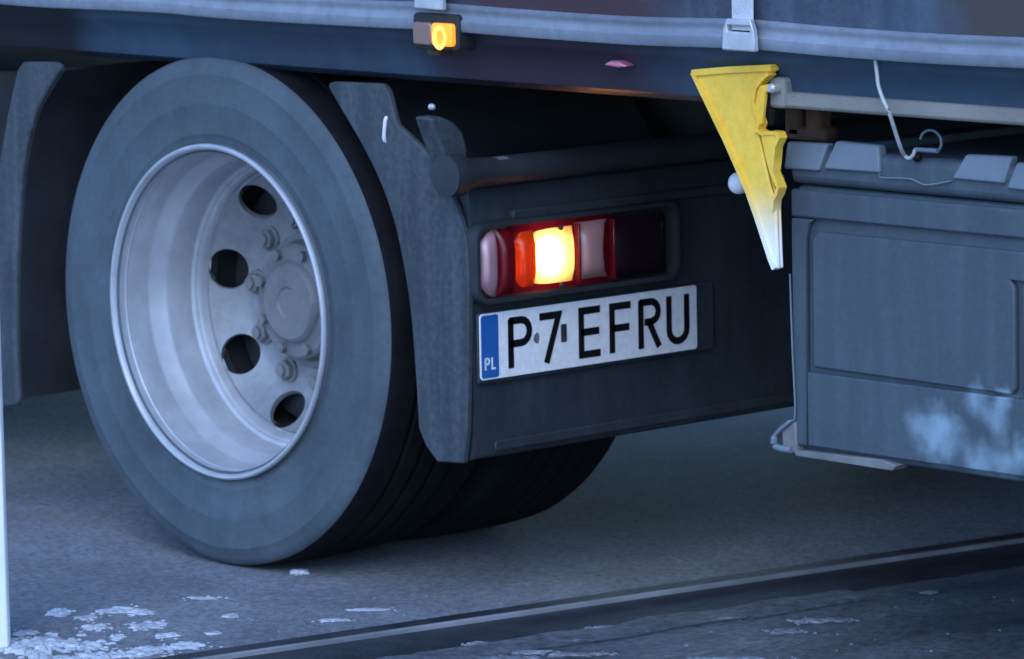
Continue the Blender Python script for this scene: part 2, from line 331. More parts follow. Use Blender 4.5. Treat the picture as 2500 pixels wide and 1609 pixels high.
# (pixel centre, half width px, half length on the ground m, height)
for px, py, hw, hl, h in ((140, 1434, 26, .035, .02), (200, 1445, 20, .02, .012), (275, 1428, 58, .035, .012), (330, 1432, 30, .02, .01), (220, 1468, 34, .03, .018),
        (340, 1463, 55, .035, .012), (60, 1482, 24, .03, .014), (110, 1502, 110, .07, .03), (200, 1512, 60, .05, .025), (60, 1520, 60, .05, .03),
        (275, 1490, 14, .02, .012), (390, 1487, 24, .02, .014), (240, 1535, 130, .03, .02), (400, 1515, 90, .016, .014), (90, 1535, 26, .05, .05), (340, 1525, 60, .02, .015), (440, 1508, 40, .018, .018),
        (120, 1560, 160, .08, .03), (700, 1338, 20, .018, .022), (480, 1398, 40, .01, .004), (540, 1440, 12, .015, .008), (500, 1480, 10, .012, .01),
        (780, 1450, 40, .01, .003), (860, 1425, 50, .01, .003)):
    g = P(px, py, 'z', GZ); slush(b, g, GZ, hw/1290, hl*1.2, h*.5, hw > 45)
tag(obj('slush_on_road', b, M_snow, smooth=60), 'patches of white slush and old snow lying on the grey road', 'slush', kind='stuff')
b = bmesh.new()
for px, py, hw, hl, h in ((1900, 1452, 60, .04, .012), (1830, 1476, 40, .03, .012), (1960, 1450, 40, .02, .008), (1700, 1445, 45, .02, .008), (2170, 1385, 10, .015, .012), (1990, 1398, 26, .012, .008),
        (1320, 1500, 70, .016, .012), (1230, 1525, 60, .02, .014), (1420, 1466, 40, .012, .008), (1350, 1530, 80, .02, .012), (1120, 1505, 30, .02, .012), (1180, 1540, 80, .03, .01), (1700, 1540, 90, .02, .01)):
    g = P(px, py, 'z', GZ-.002); slush(b, g, GZ-.002, hw/1290, hl*.7, h*.4, False)
tag(obj('slush_on_apron', b, M_thin, smooth=60), 'thin streaks of frozen slush on the dark wet asphalt before the steel edge', 'slush', kind='stuff')
b = bmesh.new()
for k in range(130):                                     # loose grit and ice crumbs
    px = random.uniform(-100, 2500); py = random.uniform(1390, 1620)
    g = P(px, py, 'z', GZ); s = (g-E0).dot(en)
    if -.02 < s < .21: continue
    z = GZ if s < 0 else GZ-.002
    lump(b, (g.x, g.y, z), random.uniform(.0015, .004), random.uniform(.0015, .004), random.uniform(.001, .003), k*.37, n=5, ang=random.random()*6)
tag(obj('ice_crumbs', b, M_thin, smooth=0), 'loose ice crumbs and grit scattered over the asphalt', 'grit', kind='stuff')

# ------------------------------------------------------------------ tractor unit
truck = tag(empty('tractor_unit', (.585, 0, 0)), 'dark road-dirty tractor unit with double rear wheels, lit tail lamp and white number plate', 'truck')
WC = Vector((.5852, 0, .4525)); RT = .4585
# --- wheel pieces, local frame: axle along Y, outer flange at y = 0, +y is outboard
def tyre_mesh():
    b = bmesh.new()
    pr = [(.288, -.004), (.296, .0015), (.300, -.004), (.304, -.008), (.312, -.006), (.318, -.0052), (.320, -.004), (.3225, -.0038), (.3245, -.0042), (.345, -.0022), (.372, -.0004), (.374, .0002), (.377, .0002), (.379, -.0002), (.40, .0002),
          (.425, -.0012), (.4265, -.0008), (.4285, -.0009), (.430, -.0018), (.445, -.0042), (.4535, -.0080), (.4590, -.014), (.4620, -.022)]
    edge = [(.4640, -.045), (.4650, -.072), (.4550, -.074), (.4550, -.084), (.4655, -.086), (.4660, -.118), (.4540, -.120), (.4540, -.131), (.4660, -.133)]
    half = pr + edge
    cy = -.1475
    full = half + [(r, 2*cy - y) for r, y in half[::-1]]
    lathe(b, full, 160)
    # lateral tread cuts on both shoulders: push alternate shoulder vertices in
    for v in b.verts:
        r = math.hypot(v.co.x, v.co.z); a = math.atan2(v.co.z, v.co.x)
        if r > .4605 and v.co.y < -.02:
            k = int((a/(2*math.pi)+.5)*160+.5) % 160
            if k % 4 == 0 and -.250 < v.co.y < -.222:
                f = (r-.010)/r; v.co.x *= f; v.co.z *= f
        # flattened where it bears on the road, sidewall bulging a little there
        zlim = -WC.z + GZ + .0005
        if v.co.z < zlim: v.co.z = zlim
        d = max(0, 1-math.hypot(v.co.x, v.co.z+.40)/.16)
        if d > 0: v.co.y += .010*d*(1 if v.co.y > cy else -1)*min(1, abs(v.co.y-cy)/.1)
    return b
def rim_mesh():
    b = bmesh.new()
    pr = [(.2870, -.020), (.2985, -.010), (.3015, -.002), (.3035, .0015), (.3025, .0058), (.2995, .0075), (.2960, .0068), (.2930, .003), (.2915, -.003),
          (.2900, -.010), (.2885, -.024), (.2855, -.031), (.2850, -.066), (.2830, -.072), (.2700, -.098), (.2670, -.104), (.2655, -.150),
          (.2640, -.155), (.2580, -.158), (.2560, -.163), (.2530, -.163), (.2500, -.168), (.2490, -.178), (.2470, -.182), (.2440, -.183), (.2440, -.200), (.2600, -.215), (.2600, -.28), (.285, -.29), (.302, -.295)]
    lathe(b, pr, 128); return b
def disc_mesh():
    b = bmesh.new()
    top = [(.2438, -.181), (.2415, -.176), (.2370, -.175), (.2330, -.178), (.2255, -.184), (.2000, -.203), (.1850, -.214), (.1780, -.219), (.1700, -.2215), (.1400, -.222), (.085, -.222)]
    bot = [(r-.001, y-.014) for r, y in top[::-1]]
    bot[-1] = (.2438, -.196)
    lathe(b, top+bot, 128, closed=True)
    bmesh.ops.recalc_face_normals(b, faces=b.faces[:])
    me = bpy.data.meshes.new('d'); b.to_mesh(me); b.free()
    o = bpy.data.objects.new('d', me); COL.objects.link(o)
    c = bmesh.new(); nrm = Vector((.60, .80))          # outward normal of the cone (radial inwards, +y)
    for k in range(8):
        a = R(12+45*k); rad = Vector((math.cos(a), 0, math.sin(a))); tan = Vector((-math.sin(a), 0, math.cos(a)))
        ax = (-rad*.60 + Vector((0, .80, 0))).normalized(); s = ax.cross(tan).normalized()
        ctr = rad*.2095 + Vector((0, -.198, 0)); A, B = [], []
        for i in range(28):
            t = 2*math.pi*i/28; off = tan*(.0385*math.cos(t)) + s*(.0385*math.sin(t))
            A.append(c.verts.new(ctr+off-ax*.05)); B.append(c.verts.new(ctr+off+ax*.03))
        c.faces.new(A[::-1]); c.faces.new(B)
        for i in range(28): j = (i+1) % 28; c.faces.new((A[i], A[j], B[j], B[i]))
    bmesh.ops.recalc_face_normals(c, faces=c.faces[:])
    mc = bpy.data.meshes.new('c'); c.to_mesh(mc); c.free(); oc = bpy.data.objects.new('c', mc); COL.objects.link(oc)
    md = o.modifiers.new('b', 'BOOLEAN'); md.operation = 'DIFFERENCE'; md.object = oc; md.solver = 'EXACT'
    dg = bpy.context.evaluated_depsgraph_get(); res = bpy.data.meshes.new_from_object(o.evaluated_get(dg))
    bpy.data.objects.remove(o); bpy.data.objects.remove(oc); return res
def nut_mesh():
    b = bmesh.new()
    def ring(r, y, n, rot=0): return [b.verts.new((r*math.cos(2*math.pi*k/n+rot), y, r*math.sin(2*math.pi*k/n+rot))) for k in range(n)]
    seq = [ring(.024, 0, 12), ring(.024, .005, 12), ring(.0185, .006, 12)]
    hx = []
    for y, f in ((.006, 1), (.016, 1), (.019, .86)):
        hx.append([b.verts.new((.0185*f*math.cos(R(60)*(k//2)+R(0 if k % 2 == 0 else 30))*(1 if k % 2 == 0 else .866), y, .0185*f*math.sin(R(60)*(k//2)+R(0 if k % 2 == 0 else 30))*(1 if k % 2 == 0 else .866))) for k in range(12)])
    st = [ring(.011, .019, 12), ring(.011, .025, 12)]
    allr = seq + hx + st
    for A, B in zip(allr, allr[1:]):
        for k in range(12): b.faces.new((A[k], A[(k+1) % 12], B[(k+1) % 12], B[k]))
    b.faces.new(allr[-1]); return b
def hub_mesh():
    b = bmesh.new()
    lathe(b, [(.126, -.30), (.126, -.222), (.124, -.214), (.112, -.211), (.110, -.205), (.106, -.186), (.100, -.181), (.082, -.180), (.076, -.177), (.071, -.168), (.066, -.165), (.030, -.165), (.026, -.168), (.010, -.168), (.0005, -.168)], 64)
    for k in range(8):
        a = R(20+45*k); c = Vector((.092*math.cos(a), -.181, .092*math.sin(a)))
        A = [b.verts.new(c+Vector((.0105*math.cos(R(60*i)), 0, .0105*math.sin(R(60*i))))) for i in range(6)]
        B = [b.verts.new(v.co+Vector((0, .011, 0))) for v in A]
        for i in range(6): j = (i+1) % 6; b.faces.new((A[i], A[j], B[j], B[i]))
        b.faces.new(B)
    return b
def drum_mesh():
    b = bmesh.new(); lathe(b, [(.10, -.238), (.236, -.238), (.240, -.244), (.240, -.42), (.10, -.42)], 64); return b
ME = {}
def to_me(name, b, m, smooth=35):
    o = obj(name, b, m, smooth=smooth); me = o.data; bpy.data.objects.remove(o); return me
ME['tyre'] = to_me('tyre', tyre_mesh(), M_tyre, 50); ME['tyre'].materials.append(M_tread)
for f in ME['tyre'].polygons:
    if all(math.hypot(ME['tyre'].vertices[v].co.x, ME['tyre'].vertices[v].co.z) > .4560 for v in f.vertices) or f.center.y < -.05: f.material_index = 1
ME['rim'] = to_me('rim', rim_mesh(), M_rim, 28)
ME['disc'] = to_me('disc', disc_mesh(), M_disc, 30); ME['nut'] = to_me('wheel_nut', nut_mesh(), M_hub)
ME['hub'] = to_me('hub', hub_mesh(), M_hub, 30); ME['drum'] = to_me('brake_drum', drum_mesh(), M_black)
ME['rim'].materials.append(M_black)
for f in ME['rim'].polygons:
    if f.center.y < -.19: f.material_index = 1  # rim behind the disc coloured black in place of shade
ME['inner_tyre'] = ME['tyre'].copy(); ME['inner_rim'] = ME['rim'].copy(); ME['inner_rim'].materials[0] = M_black
for f in ME['inner_tyre'].polygons: f.material_index = 1  # inner tyre and rim all dark, shade put into their colour
def link(name, me, parent, loc=(0, 0, 0)):
    o = bpy.data.objects.new(name, me); COL.objects.link(o); o.parent = parent; o.location = loc; return o
def wheel(loc, parent, flip=False, full=True):
    """a wheel; loc = world position of the outer flange plane's centre"""
    wv = empty('wheel', loc, parent)
    if flip: wv.rotation_euler = (0, 0, math.pi)
    link('tyre', ME['tyre'] if full else ME['inner_tyre'], wv); link('rim', ME['rim'] if full else ME['inner_rim'], wv)
    if full:
        link('disc', ME['disc'], wv); link('hub', ME['hub'], wv); link('brake_drum', ME['drum'], wv)
        for k in range(10):
            a = R(8+36*k); n_ = link('wheel_nut', ME['nut'], wv, (.150*math.cos(a), -.222, .150*math.sin(a))); n_.rotation_euler = (0, R(11*k), 0)
    return wv
YF = 1.238
wheel((WC.x, YF, WC.z), truck); wheel((WC.x, YF-.345, WC.z), truck, full=False)
wheel((WC.x, -YF, WC.z), truck, flip=True); wheel((WC.x, -YF+.345, WC.z), truck, flip=True, full=False)
b = bmesh.new(); tube(b, [(WC.x, -.95, WC.z), (WC.x, -.3, WC.z), (WC.x, -.2, WC.z), (WC.x, .2, WC.z), (WC.x, .3, WC.z), (WC.x, .95, WC.z)], [.075, .085, .19, .19, .085, .075], 20)
obj('drive_axle', b, M_black, truck)

# --- mudguards: arched shell across the tyres + the flat side flange
XR = -.07                                              # plane of the tractor's rear panel
def mudguard(arc_px, flange_px, name, side=1, yfl=1.222):
    arc = [(P(*q, 'y', yfl).x, P(*q, 'y', yfl).z) for q in arc_px]
    sm = [(p.x, p.y) for p in smooth_path([Vector((a, c, 0)) for a, c in arc], 6)]
    b = bmesh.new(); prism(b, ribbon(sm, .006), 'y', .56*side if side > 0 else -yfl, yfl if side > 0 else -.56)
    g = obj(name, b, M_shell, truck, smooth=40)
    fl = [(P(*q, 'y', yfl).x, P(*q, 'y', yfl).z) for q in flange_px]
    outl = sm + fl
    b = bmesh.new()
    a0, a1 = (yfl-.004, yfl+.009) if side > 0 else (-yfl-.009, -yfl+.004)
    prism(b, outl, 'y', a0, a1); f = obj('side_flange', b, M_guard, None, smooth=30); f.parent = g
    bevel(f, .004, 2); return g
rear_arc = [(775, 200), (803, 250), (850, 330), (895, 420), (930, 520), (955, 640), (970, 750), (980, 880), (987, 1000)]
rear_fl = [(1003, 1040), (1030, 1078), (1092, 1082), (1100, 1000), (1103, 800), (1104, 640), (1098, 560), (1078, 490), (1045, 420), (1005, 355), (960, 312), (936, 290), (925, 250), (915, 210), (902, 195), (790, 190), (778, 193)]
mg = mudguard(rear_arc, rear_fl, 'rear_mudguard', 1)
front_arc = [(150, 162), (122, 205), (92, 262), (70, 345), (56, 450), (48, 580), (45, 700), (46, 820), (52, 930)]
front_fl = [(48, 946), (20, 950), (2, 950), (-8, 800), (-10, 650), (-4, 500), (8, 380), (25, 270), (48, 165), (62, 144), (138, 144), (148, 150)]
mgf = mudguard(front_arc, front_fl, 'front_mudguard', 1)
mudguard(rear_arc, rear_fl, 'rear_mudguard', -1); mudguard(front_arc, front_fl, 'front_mudguard', -1)
# white clip on the flange edge
a = P(901, 280, 'y', 1.233); c_ = P(898, 325, 'y', 1.233)
b = bmesh.new(); tube(b, smooth_path([a+Vector((0, -.004, .004)), a, (a+c_)/2+Vector((0, .001, 0)), c_, c_+Vector((0, -.004, -.004))]), .0035, 8); o = obj('clip', b, M_post); o.parent = mg
# --- rear panel (bumper) between the mudguards
zb = P(1095, 1080, 'x', XR).z
b = bmesh.new()
def ypx(px, py): return P(px, py, 'x', XR)
prof = [(XR+.012, zb+.000), (XR+.002, zb+.006), (XR, zb+.02), (XR, .700), (XR+.004, .712), (XR+.035, .724), (XR+.12, .735), (XR+.12, .725), (XR+.03, .706), (XR+.018, .69), (XR+.018, zb+.0)]
pts = [b.verts.new((x, 1.213, z)) for x, z in prof]; pt2 = [b.verts.new((x, -1.213, z)) for x, z in prof]
b.faces.new(pts); b.faces.new(pt2[::-1])
for i in range(len(prof)): j = (i+1) % len(prof); b.faces.new((pts[i], pts[j], pt2[j], pt2[i]))
bumper = obj('rear_panel', b, M_bumper, truck, smooth=40)
# moulded ledge above the lamp, lower rib, and panel seam
p0 = ypx(1215, 492); p1 = ypx(1570, 462)
def on_panel(name, outline, d0, d1, m, par=bumper, bev=.003):
    b = bmesh.new(); prism(b, outline, 'x', XR-d1, XR-d0); o = obj(name, b, m); o.parent = par
    if bev: bevel(o, bev, 2)
    return o
on_panel('ledge', rrect(p1.y-.25, p0.y+.03, p0.z-.012, p0.z+.004, .005, 3), .001, .016, M_bumper)
on_panel('lower_rib', rrect(-1.0, 1.17, zb+.012, zb+.030, .006, 3), .001, .006, M_bumper)
on_panel('plate_carrier', rrect(ypx(1640, 700).y-.02, ypx(1112, 800).y+.004, P(1120, 890, 'x', XR).z-.006, P(1120, 735, 'x', XR).z+.004, .006, 3), .001, .010, M_bumper, truck if False else bumper)
# cross tube with end boss, bracket fin, chip
q0 = P(1040, 412, 'x', XR-.02); q1 = Vector((XR-.02, -1.18, q0.z))
b = bmesh.new(); tube(b, [q0+Vector((0, .002, 0)), q0, q0+Vector((0, -.03, 0)), q0+Vector((0, -.05, 0)), q0+Vector((0, -.1, 0)), q1], [.020, .036, .037, .026, .024, .024], 18)
obj('cross_tube', b, M_shell, truck, smooth=50)
fin = [(1003, 275), (1030, 272), (1060, 285), (1082, 310), (1092, 350), (1088, 395), (1070, 400), (1045, 390), (1030, 350)]
b = bmesh.new(); prism(b, [(P(*q, 'x', XR-.01).y, P(*q, 'x', XR-.01).z) for q in fin], 'x', XR-.012, XR+.03); bevel(obj('mudguard_bracket', b, M_guard, truck, smooth=60), .006, 3)
b = bmesh.new(); c0 = P(1010, 250, 'x', XR-.02); lathe(b, [(.001, .006), (.003, .0055), (.005, .003), (.0055, 0), (.0055, -.004)], 16)
for v in b.verts: v.co = Vector((-v.co.y, v.co.x, v.co.z)) + c0
obj('bolt_head', b, M_buckle, truck)
chip = [(1155, 368), (1180, 365), (1192, 375), (1200, 392), (1186, 404), (1175, 392), (1170, 378)]
b = bmesh.new(); prism(b, [(P(*q, 'x', XR-.03).y, P(*q, 'x', XR-.03).z) for q in chip], 'x', XR-.034, XR-.026); obj('inspection_tag', b, M_lip, truck)

# --- number plate
XP = XR-.0125
pl_tl = P(1120, 737, 'x', XP); pl_bl = P(1126, 888, 'x', XP); pl_tr = P(1623, 673, 'x', XP); pl_br = P(1626, 808, 'x', XP)
cen = (pl_tl+pl_bl+pl_tr+pl_br)/4
W_, H_ = .521, .114
slope = ((pl_tr.z+pl_br.z)-(pl_tl.z+pl_bl.z))/2/((pl_tl.y+pl_bl.y)-(pl_tr.y+pl_br.y))*2
def PL(u, v, d=0.0):                                  # plate coordinates in mm from its lower left corner
    y = -(u-260)/1000; z = (v-57)/1000
    return Vector((XP-d, cen.y+y, cen.z+z-slope*y))
def plate_prism(name, pts, d0, d1, m, par):
    b = bmesh.new(); A = [b.verts.new(PL(*p, d0)) for p in pts]; B = [b.verts.new(PL(*p, d1)) for p in pts]
    b.faces.new(A); b.faces.new(B[::-1])
    for i in range(len(pts)): j = (i+1) % len(pts); b.faces.new((A[j], A[i], B[i], B[j]))
    o = obj(name, b, m, None, smooth=0); o.parent = par; return o
plate = plate_prism('number_plate', rrect(0, 520, 0, 114, 7), 0, .0016, M_plate, None); plate.parent = truck; plate.location = -truck.location
bevel(plate, .0006, 1); plate['label'] = 'white number plate with blue strip reading P7 EFRU'
plate_prism('country_strip', rrect(3, 43, 3, 111, 5), .0018, .0021, M_plateblue, plate)
def stroke_char(name, polys, x, y0, wd, m=M_ink, h=86, sw=9.6, wch=52):
    b = bmesh.new()
    for pl in polys:
        out = ribbon([(x+px*wch, y0+py*h) for px, py in pl], sw)
        A = [b.verts.new(PL(*p, .0018)) for p in out]; B = [b.verts.new(PL(*p, wd)) for p in out]
        n = len(pl)
        for i in range(n-1):
            b.faces.new((B[i], B[i+1], B[2*n-2-i], B[2*n-1-i]))
        for i in range(len(out)): j = (i+1) % len(out); b.faces.new((A[j], A[i], B[i], B[j]))
    o = obj(name, b, m, None, smooth=0); o.parent = plate; return o
def arcp(cx, cy, rx, ry, a0, a1, n=8): return [(cx+rx*math.cos(R(a0+(a1-a0)*k/n)), cy+ry*math.sin(R(a0+(a1-a0)*k/n))) for k in range(n+1)]
GL = {'P': [[(0.08, 0), (0.08, .985)], [(0.02, .945)] + arcp(.56, .715, .36, .23, 90, -90) + [(0.02, .485)]],
      '7': [[(0.0, .945), (.90, .945), (.30, .0)]],
      'E': [[(.95, .945), (0.08, .945), (0.08, .055), (.95, .055)], [(0.06, .51), (.90, .51)]],
      'F': [[(.95, .945), (0.08, .945), (0.08, 0)], [(0.06, .50), (.88, .50)]],
      'R': [[(0.08, 0), (0.08, .985)], [(0.02, .945)] + arcp(.55, .74, .35, .205, 90, -90) + [(.25, .535)], [(.45, .54), (.93, 0)]],
      'U': [[(0.06, 1.0), (0.06, .30)] + arcp(.48, .30, .42, .245, 180, 360)[1:] + [(.90, 1.0)]]}
for ch, x in (('P', 67), ('7', 139), ('E', 233), ('F', 307), ('R', 377), ('U', 447)):
    stroke_char('letter' if ch != '7' else 'digit', GL[ch], x, 14.5, .0027, sw=12.6, wch=52 if ch != '7' else 50)
plate_prism('sticker', rrect(189, 203, 46, 78, 3), .0018, .0022, M_sticker, plate)
plate_prism('grime_spot', [(124, 58), (128, 52), (135, 50), (138, 57), (137, 67), (132, 70), (127, 66)], .0018, .0021, M_grime, plate)
def small(polys, x, y0, wch, h, sw): return stroke_char('letter', polys, x, y0, .0026, M_post, h, sw, wch)
small(GL['P'], 11, 17, 10, 21, 3.6); small([[(0.1, 1.0), (0.1, .08), (1.0, .08)]], 26, 17, 9, 21, 3.6)

# --- tail lamp
XL = XR-.030
def LPX(px, py, x=XL): q = P(px, py, 'x', x); return (q.y, q.z)
cyl, czl = LPX(1122, 612)
yl0 = LPX(1120, 600)[0]; yl1 = LPX(1575, 590)[0]
def lx(px): return LPX(px, 600)[0]
zt, zbm = LPX(1260, 524)[1], LPX(1260, 681)[1]
hx = rrect(yl1-.012, yl0+.008, zbm-.010, zt+.012, .028, 6)
b = bmesh.new()                                        # hollow tub: outer wall, rim, inner wall, back
hi = rrect(yl1-.004, yl0+.001, zbm-.002, zt+.004, .022, 6)
rings = [[b.verts.new((x, p[0], p[1])) for p in o_] for x, o_ in ((XR-.001, hx), (XR-.034, hx), (XR-.034, hi), (XR-.003, hi))]
for A, B in zip(rings, rings[1:]):
    for i in range(len(A)): j = (i+1) % len(A); b.faces.new((A[i], A[j], B[j], B[i]))
b.faces.new(rings[-1]); b.faces.new(rings[0][::-1])
lamp = obj('tail_lamp', b, M_shell, truck, smooth=30); lamp['label'] = 'lit tail lamp with glowing brake light beside a pale reversing lens'
def lens_patch(name, y0, y1, z0, z1, m, bulge=.012, x=XL-.004, ny=16, nz=12, shape=None, flute=0.0):
    """gently domed lens skin"""
    b = bmesh.new(); G = []
    for i in range(ny+1):
        row = []
        for k in range(nz+1):
            s, t = i/ny, k/nz
            if shape: yy, zz = shape(s, t)
            else: yy, zz = y0+(y1-y0)*s, z0+(z1-z0)*t
            e = (1-abs(2*s-1)**4)*(1-abs(2*t-1)**4)
            row.append(b.verts.new((x-bulge*e+.010*(1-e)-flute*e*(i % 2), yy, zz)))
        G.append(row)
    for i in range(ny):
        for k in range(nz): b.faces.new((G[i][k], G[i+1][k], G[i+1][k+1], G[i][k+1]))
    o = obj(name, b, m, None, smooth=60); o.parent = lamp; return o
def endshape(s, t):
    y = lx(1124)+(lx(1163)-lx(1124))*s
    ins = .026*(1-s)**2.2
    return y, zbm+ins+(zt-zbm-2*ins)*t
lens_patch('end_reflector', 0, 0, 0, 0, M_endlens, .006, shape=endshape)
lens_patch('red_lens', lx(1163.5), lx(1203), zbm+.001, zt-.001, M_redlens, .008)
def roundshape(xa, xb, rl, rr, m_=.010):
    """lens outline between two photo columns with its corners drawn in on the left / right"""
    def f(s_, t):
        y = lx(xa)+(lx(xb)-lx(xa))*s_
        ins = m_ + rl*max(0, 1-s_*2.2)**2 + rr*max(0, 1-(1-s_)*2.2)**2
        return y, zbm+ins+(zt-zbm-2*ins)*t
    return f
lens_patch('amber_lens', 0, 0, 0, 0, M_stoplens, .008, ny=16, nz=18, flute=.0012, shape=roundshape(1206, 1252, .018, 0))
lens_patch('stop_lens', 0, 0, 0, 0, M_hotlens, .014, ny=24, nz=18, flute=.0012, shape=roundshape(1253, 1343, .004, 0))
lens_patch('red_surround', lx(1197), lx(1440), zbm-.001, zt+.002, M_redlens, .0, x=XL+.004)
def revshape(s, t):
    y = lx(1349)+(lx(1424)-lx(1349))*s
    y += (.016*(1-(2*t-1)**2))*s**2*1.0
    return y, zbm+.010+(zt-zbm-.016)*t
lens_patch('reversing_lens', 0, 0, 0, 0, M_clearlens, .010, shape=revshape)
lens_patch('fog_lens', lx(1432), lx(1560), zbm+.004, zt-.006, M_dimlens, .006)
b = bmesh.new(); bmesh.ops.create_uvsphere(b, u_segments=16, v_segments=10, radius=.010)
bc = LPX(1276, 598)
for v in b.verts: v.co = Vector((v.co.x*.8, v.co.y*1.1, v.co.z*2.3)) + Vector((XL+.001, bc[0], bc[1]))
bo = obj('bulb', b, M_bulb); bo.parent = lamp
for yy, nm in ((lx(1347), 'divider'), (lx(1428), 'divider')):
    b = bmesh.new(); bx(b, XR-.040, XR-.028, yy-.0025, yy+.0025, zbm+.004, zt-.006); o = obj(nm, b, M_redlens, None); o.parent = lamp; bevel(o, .001, 1)
for zz in (zbm+.008, zt-.008):                          # lens screws, dark against the glow
    b = bmesh.new(); bmesh.ops.create_uvsphere(b, u_segments=10, v_segments=6, radius=.0045)
    for v in b.verts: v.co += Vector((XL-.017, lx(1296), zz))
    o = obj('lens_screw', b, M_black, None); o.parent = lamp
# the far tail lamp on the other corner
lamp2 = lamp.copy(); COL.objects.link(lamp2); lamp2.location = Vector((-.585, -(yl0+yl1), 0)); del lamp2['label']
for ch in [c for c in lamp.children]:
    cc = ch.copy(); COL.objects.link(cc); cc.parent = lamp2

# --- chassis, fifth wheel, air bellows, tank
for s in (1, -1): box('chassis_rail', -.02, 4.6, s*.385-.04, s*.385+.04, .60, .86, M_frame, truck, .01)
box('cross_member', -.03, .04, -.345, .345, .63, .83, M_frame, truck, .008)
for s in (1, -1):
    for x in (.14, 1.05):
        b = bmesh.new(); lathe(b, [(.001, .70), (.12, .70), (.135, .68), (.14, .62), (.125, .585), (.14, .55), (.14, .50), (.11, .46), (.09, .40), (.001, .40)], 32)
        for v in b.verts: v.co = Vector((v.co.x+x, v.co.z+s*.33 + s*.17, v.co.y))
        obj('air_bellows', b, M_black, truck)
b = bmesh.new(); prism(b, [(.35, -.30), (1.55, -.45), (1.55, .45), (.35, .30)][::1], 'z', .862, .915); bevel(obj('fifth_wheel_plate', b, M_frame, truck), .015)
b = bmesh.new(); prism(b, [(q[0], q[1]) for q in rrect(.68, 1.19, .32, .80, .13, 8)], 'x', 1.75, 3.2); obj('fuel_tank', b, M_alu, truck, smooth=40)
for x in (2.0, 2.9):
    b = bmesh.new(); prism(b, rrect(.672, 1.198, .312, .808, .135, 8), 'x', x, x+.06); obj('tank_band', b, M_frame, truck, smooth=40)

b = bmesh.new(); prism(b, rrect(-1.19, -.68, .32, .80, .13, 8), 'x', 1.55, 3.4); obj('fuel_tank', b, M_alu, truck, smooth=40)  # far-side tank, unseen; added to block light under the truck
for x, y in ((1.30, -.62), (1.30, .60)):  # unseen reservoirs, added to cut light under the truck
    b = bmesh.new(); lathe(b, [(.001, -.30), (.08, -.30), (.12, -.27), (.125, -.24), (.125, .24), (.12, .27), (.08, .30), (.001, .30)], 28)
    for v in b.verts: v.co = Vector((v.co.x+x+.15, v.co.y+y*.3, v.co.z+.42))
    obj('shade_reservoir', b, M_frame, truck)
for sy in (1, -1):                                     # unseen flaps inboard of the side flanges, added to keep light out
    box('shade_flap', XR+.09, XR+.096, min(sy*.56, sy*1.20), max(sy*.56, sy*1.20), .262, .66, M_shell, truck, 0)
# --- cab ahead of the trailer, beyond the picture's left edge
cabp = [(3.32, .62), (3.32, 3.35), (3.45, 3.62), (4.9, 3.72), (5.25, 3.45), (5.48, 2.35), (5.56, 1.75), (5.60, .42), (5.05, .36), (5.02, .66), (4.88, .95), (4.55, 1.06), (4.22, .95), (4.08, .66), (4.05, .62)]
b = bmesh.new(); prism(b, cabp, 'y', -1.22, 1.22); bevel(obj('cab', b, M_cab, truck, smooth=30), .06, 4)
for sy in (1, -1):
    def side(name, pts, d, m_):
        b = bmesh.new(); prism(b, pts, 'y', min(sy*1.215, sy*(1.222+d)), max(sy*1.215, sy*(1.222+d))); o = obj(name, b, m_, truck, smooth=30); bevel(o, .004, 2); return o
    dr = side('door', [(4.02, 1.25), (4.02, 2.95), (4.78, 2.98), (5.12, 2.35), (5.20, 1.95), (5.20, 1.25)], .010, M_cab)
    side('side_window', [(4.12, 2.15), (4.12, 2.86), (4.72, 2.88), (4.99, 2.34), (5.00, 2.15)], .014, M_glass)
    side('step', [(4.98, .52), (5.42, .52), (5.42, .60), (4.98, .60)], .03, M_frame)
    wheel((4.55, sy*1.20, WC.z), truck, flip=(sy < 0))
b = bmesh.new(); prism(b, rrect(-1.08, 1.08, 2.35, 3.32, .12, 5), 'x', 5.30, 5.46)
for v in b.verts: v.co.x += (2.35-v.co.z)*.20+.045
obj('windscreen', b, M_glass, truck, smooth=30)
b = bmesh.new(); tube(b, [(4.55, -1.0, WC.z), (4.55, 1.0, WC.z)], .06, 14); obj('front_axle', b, M_frame, truck)
# ------------------------------------------------------------------ semi-trailer
TY = 1.275; TX0, TX1 = 2.9, -10.7
HZ = .992
tr = tag(empty('semi_trailer', (-8.0, 0, 0)), 'curtain-sided semi-trailer with grey straps and buckles above the tractor', 'trailer')
# floor with cross bearers, roof, front and rear walls
box('floor', TX1, TX0, -TY+.06, TY-.06, 1.03, 1.15, M_black, tr, 0)
for k in range(34): box('cross_bearer', TX0-.2-k*.4, TX0-.14-k*.4, -1.16, 1.16, .945, 1.028, M_black, tr, 0)
box('roof', TX1, TX0, -TY+.002, TY-.002, 3.93, 4.0, M_curtain, tr, .02)
box('front_wall', TX0-.06, TX0-.002, -TY+.06, TY-.06, 1.15, 3.93, M_hem, tr, .02)
for s in (1, -1): box('rear_door', TX1+.002, TX1+.06, min(s*.005, s*1.21), max(s*.005, s*1.21), 1.15, 3.93, M_hem, tr, .02)
for s in (1, -1): box('chassis_beam', TX1+.1, -1.7, s*.55-.06, s*.55+.06, .60, .944, M_frame, tr, .012)
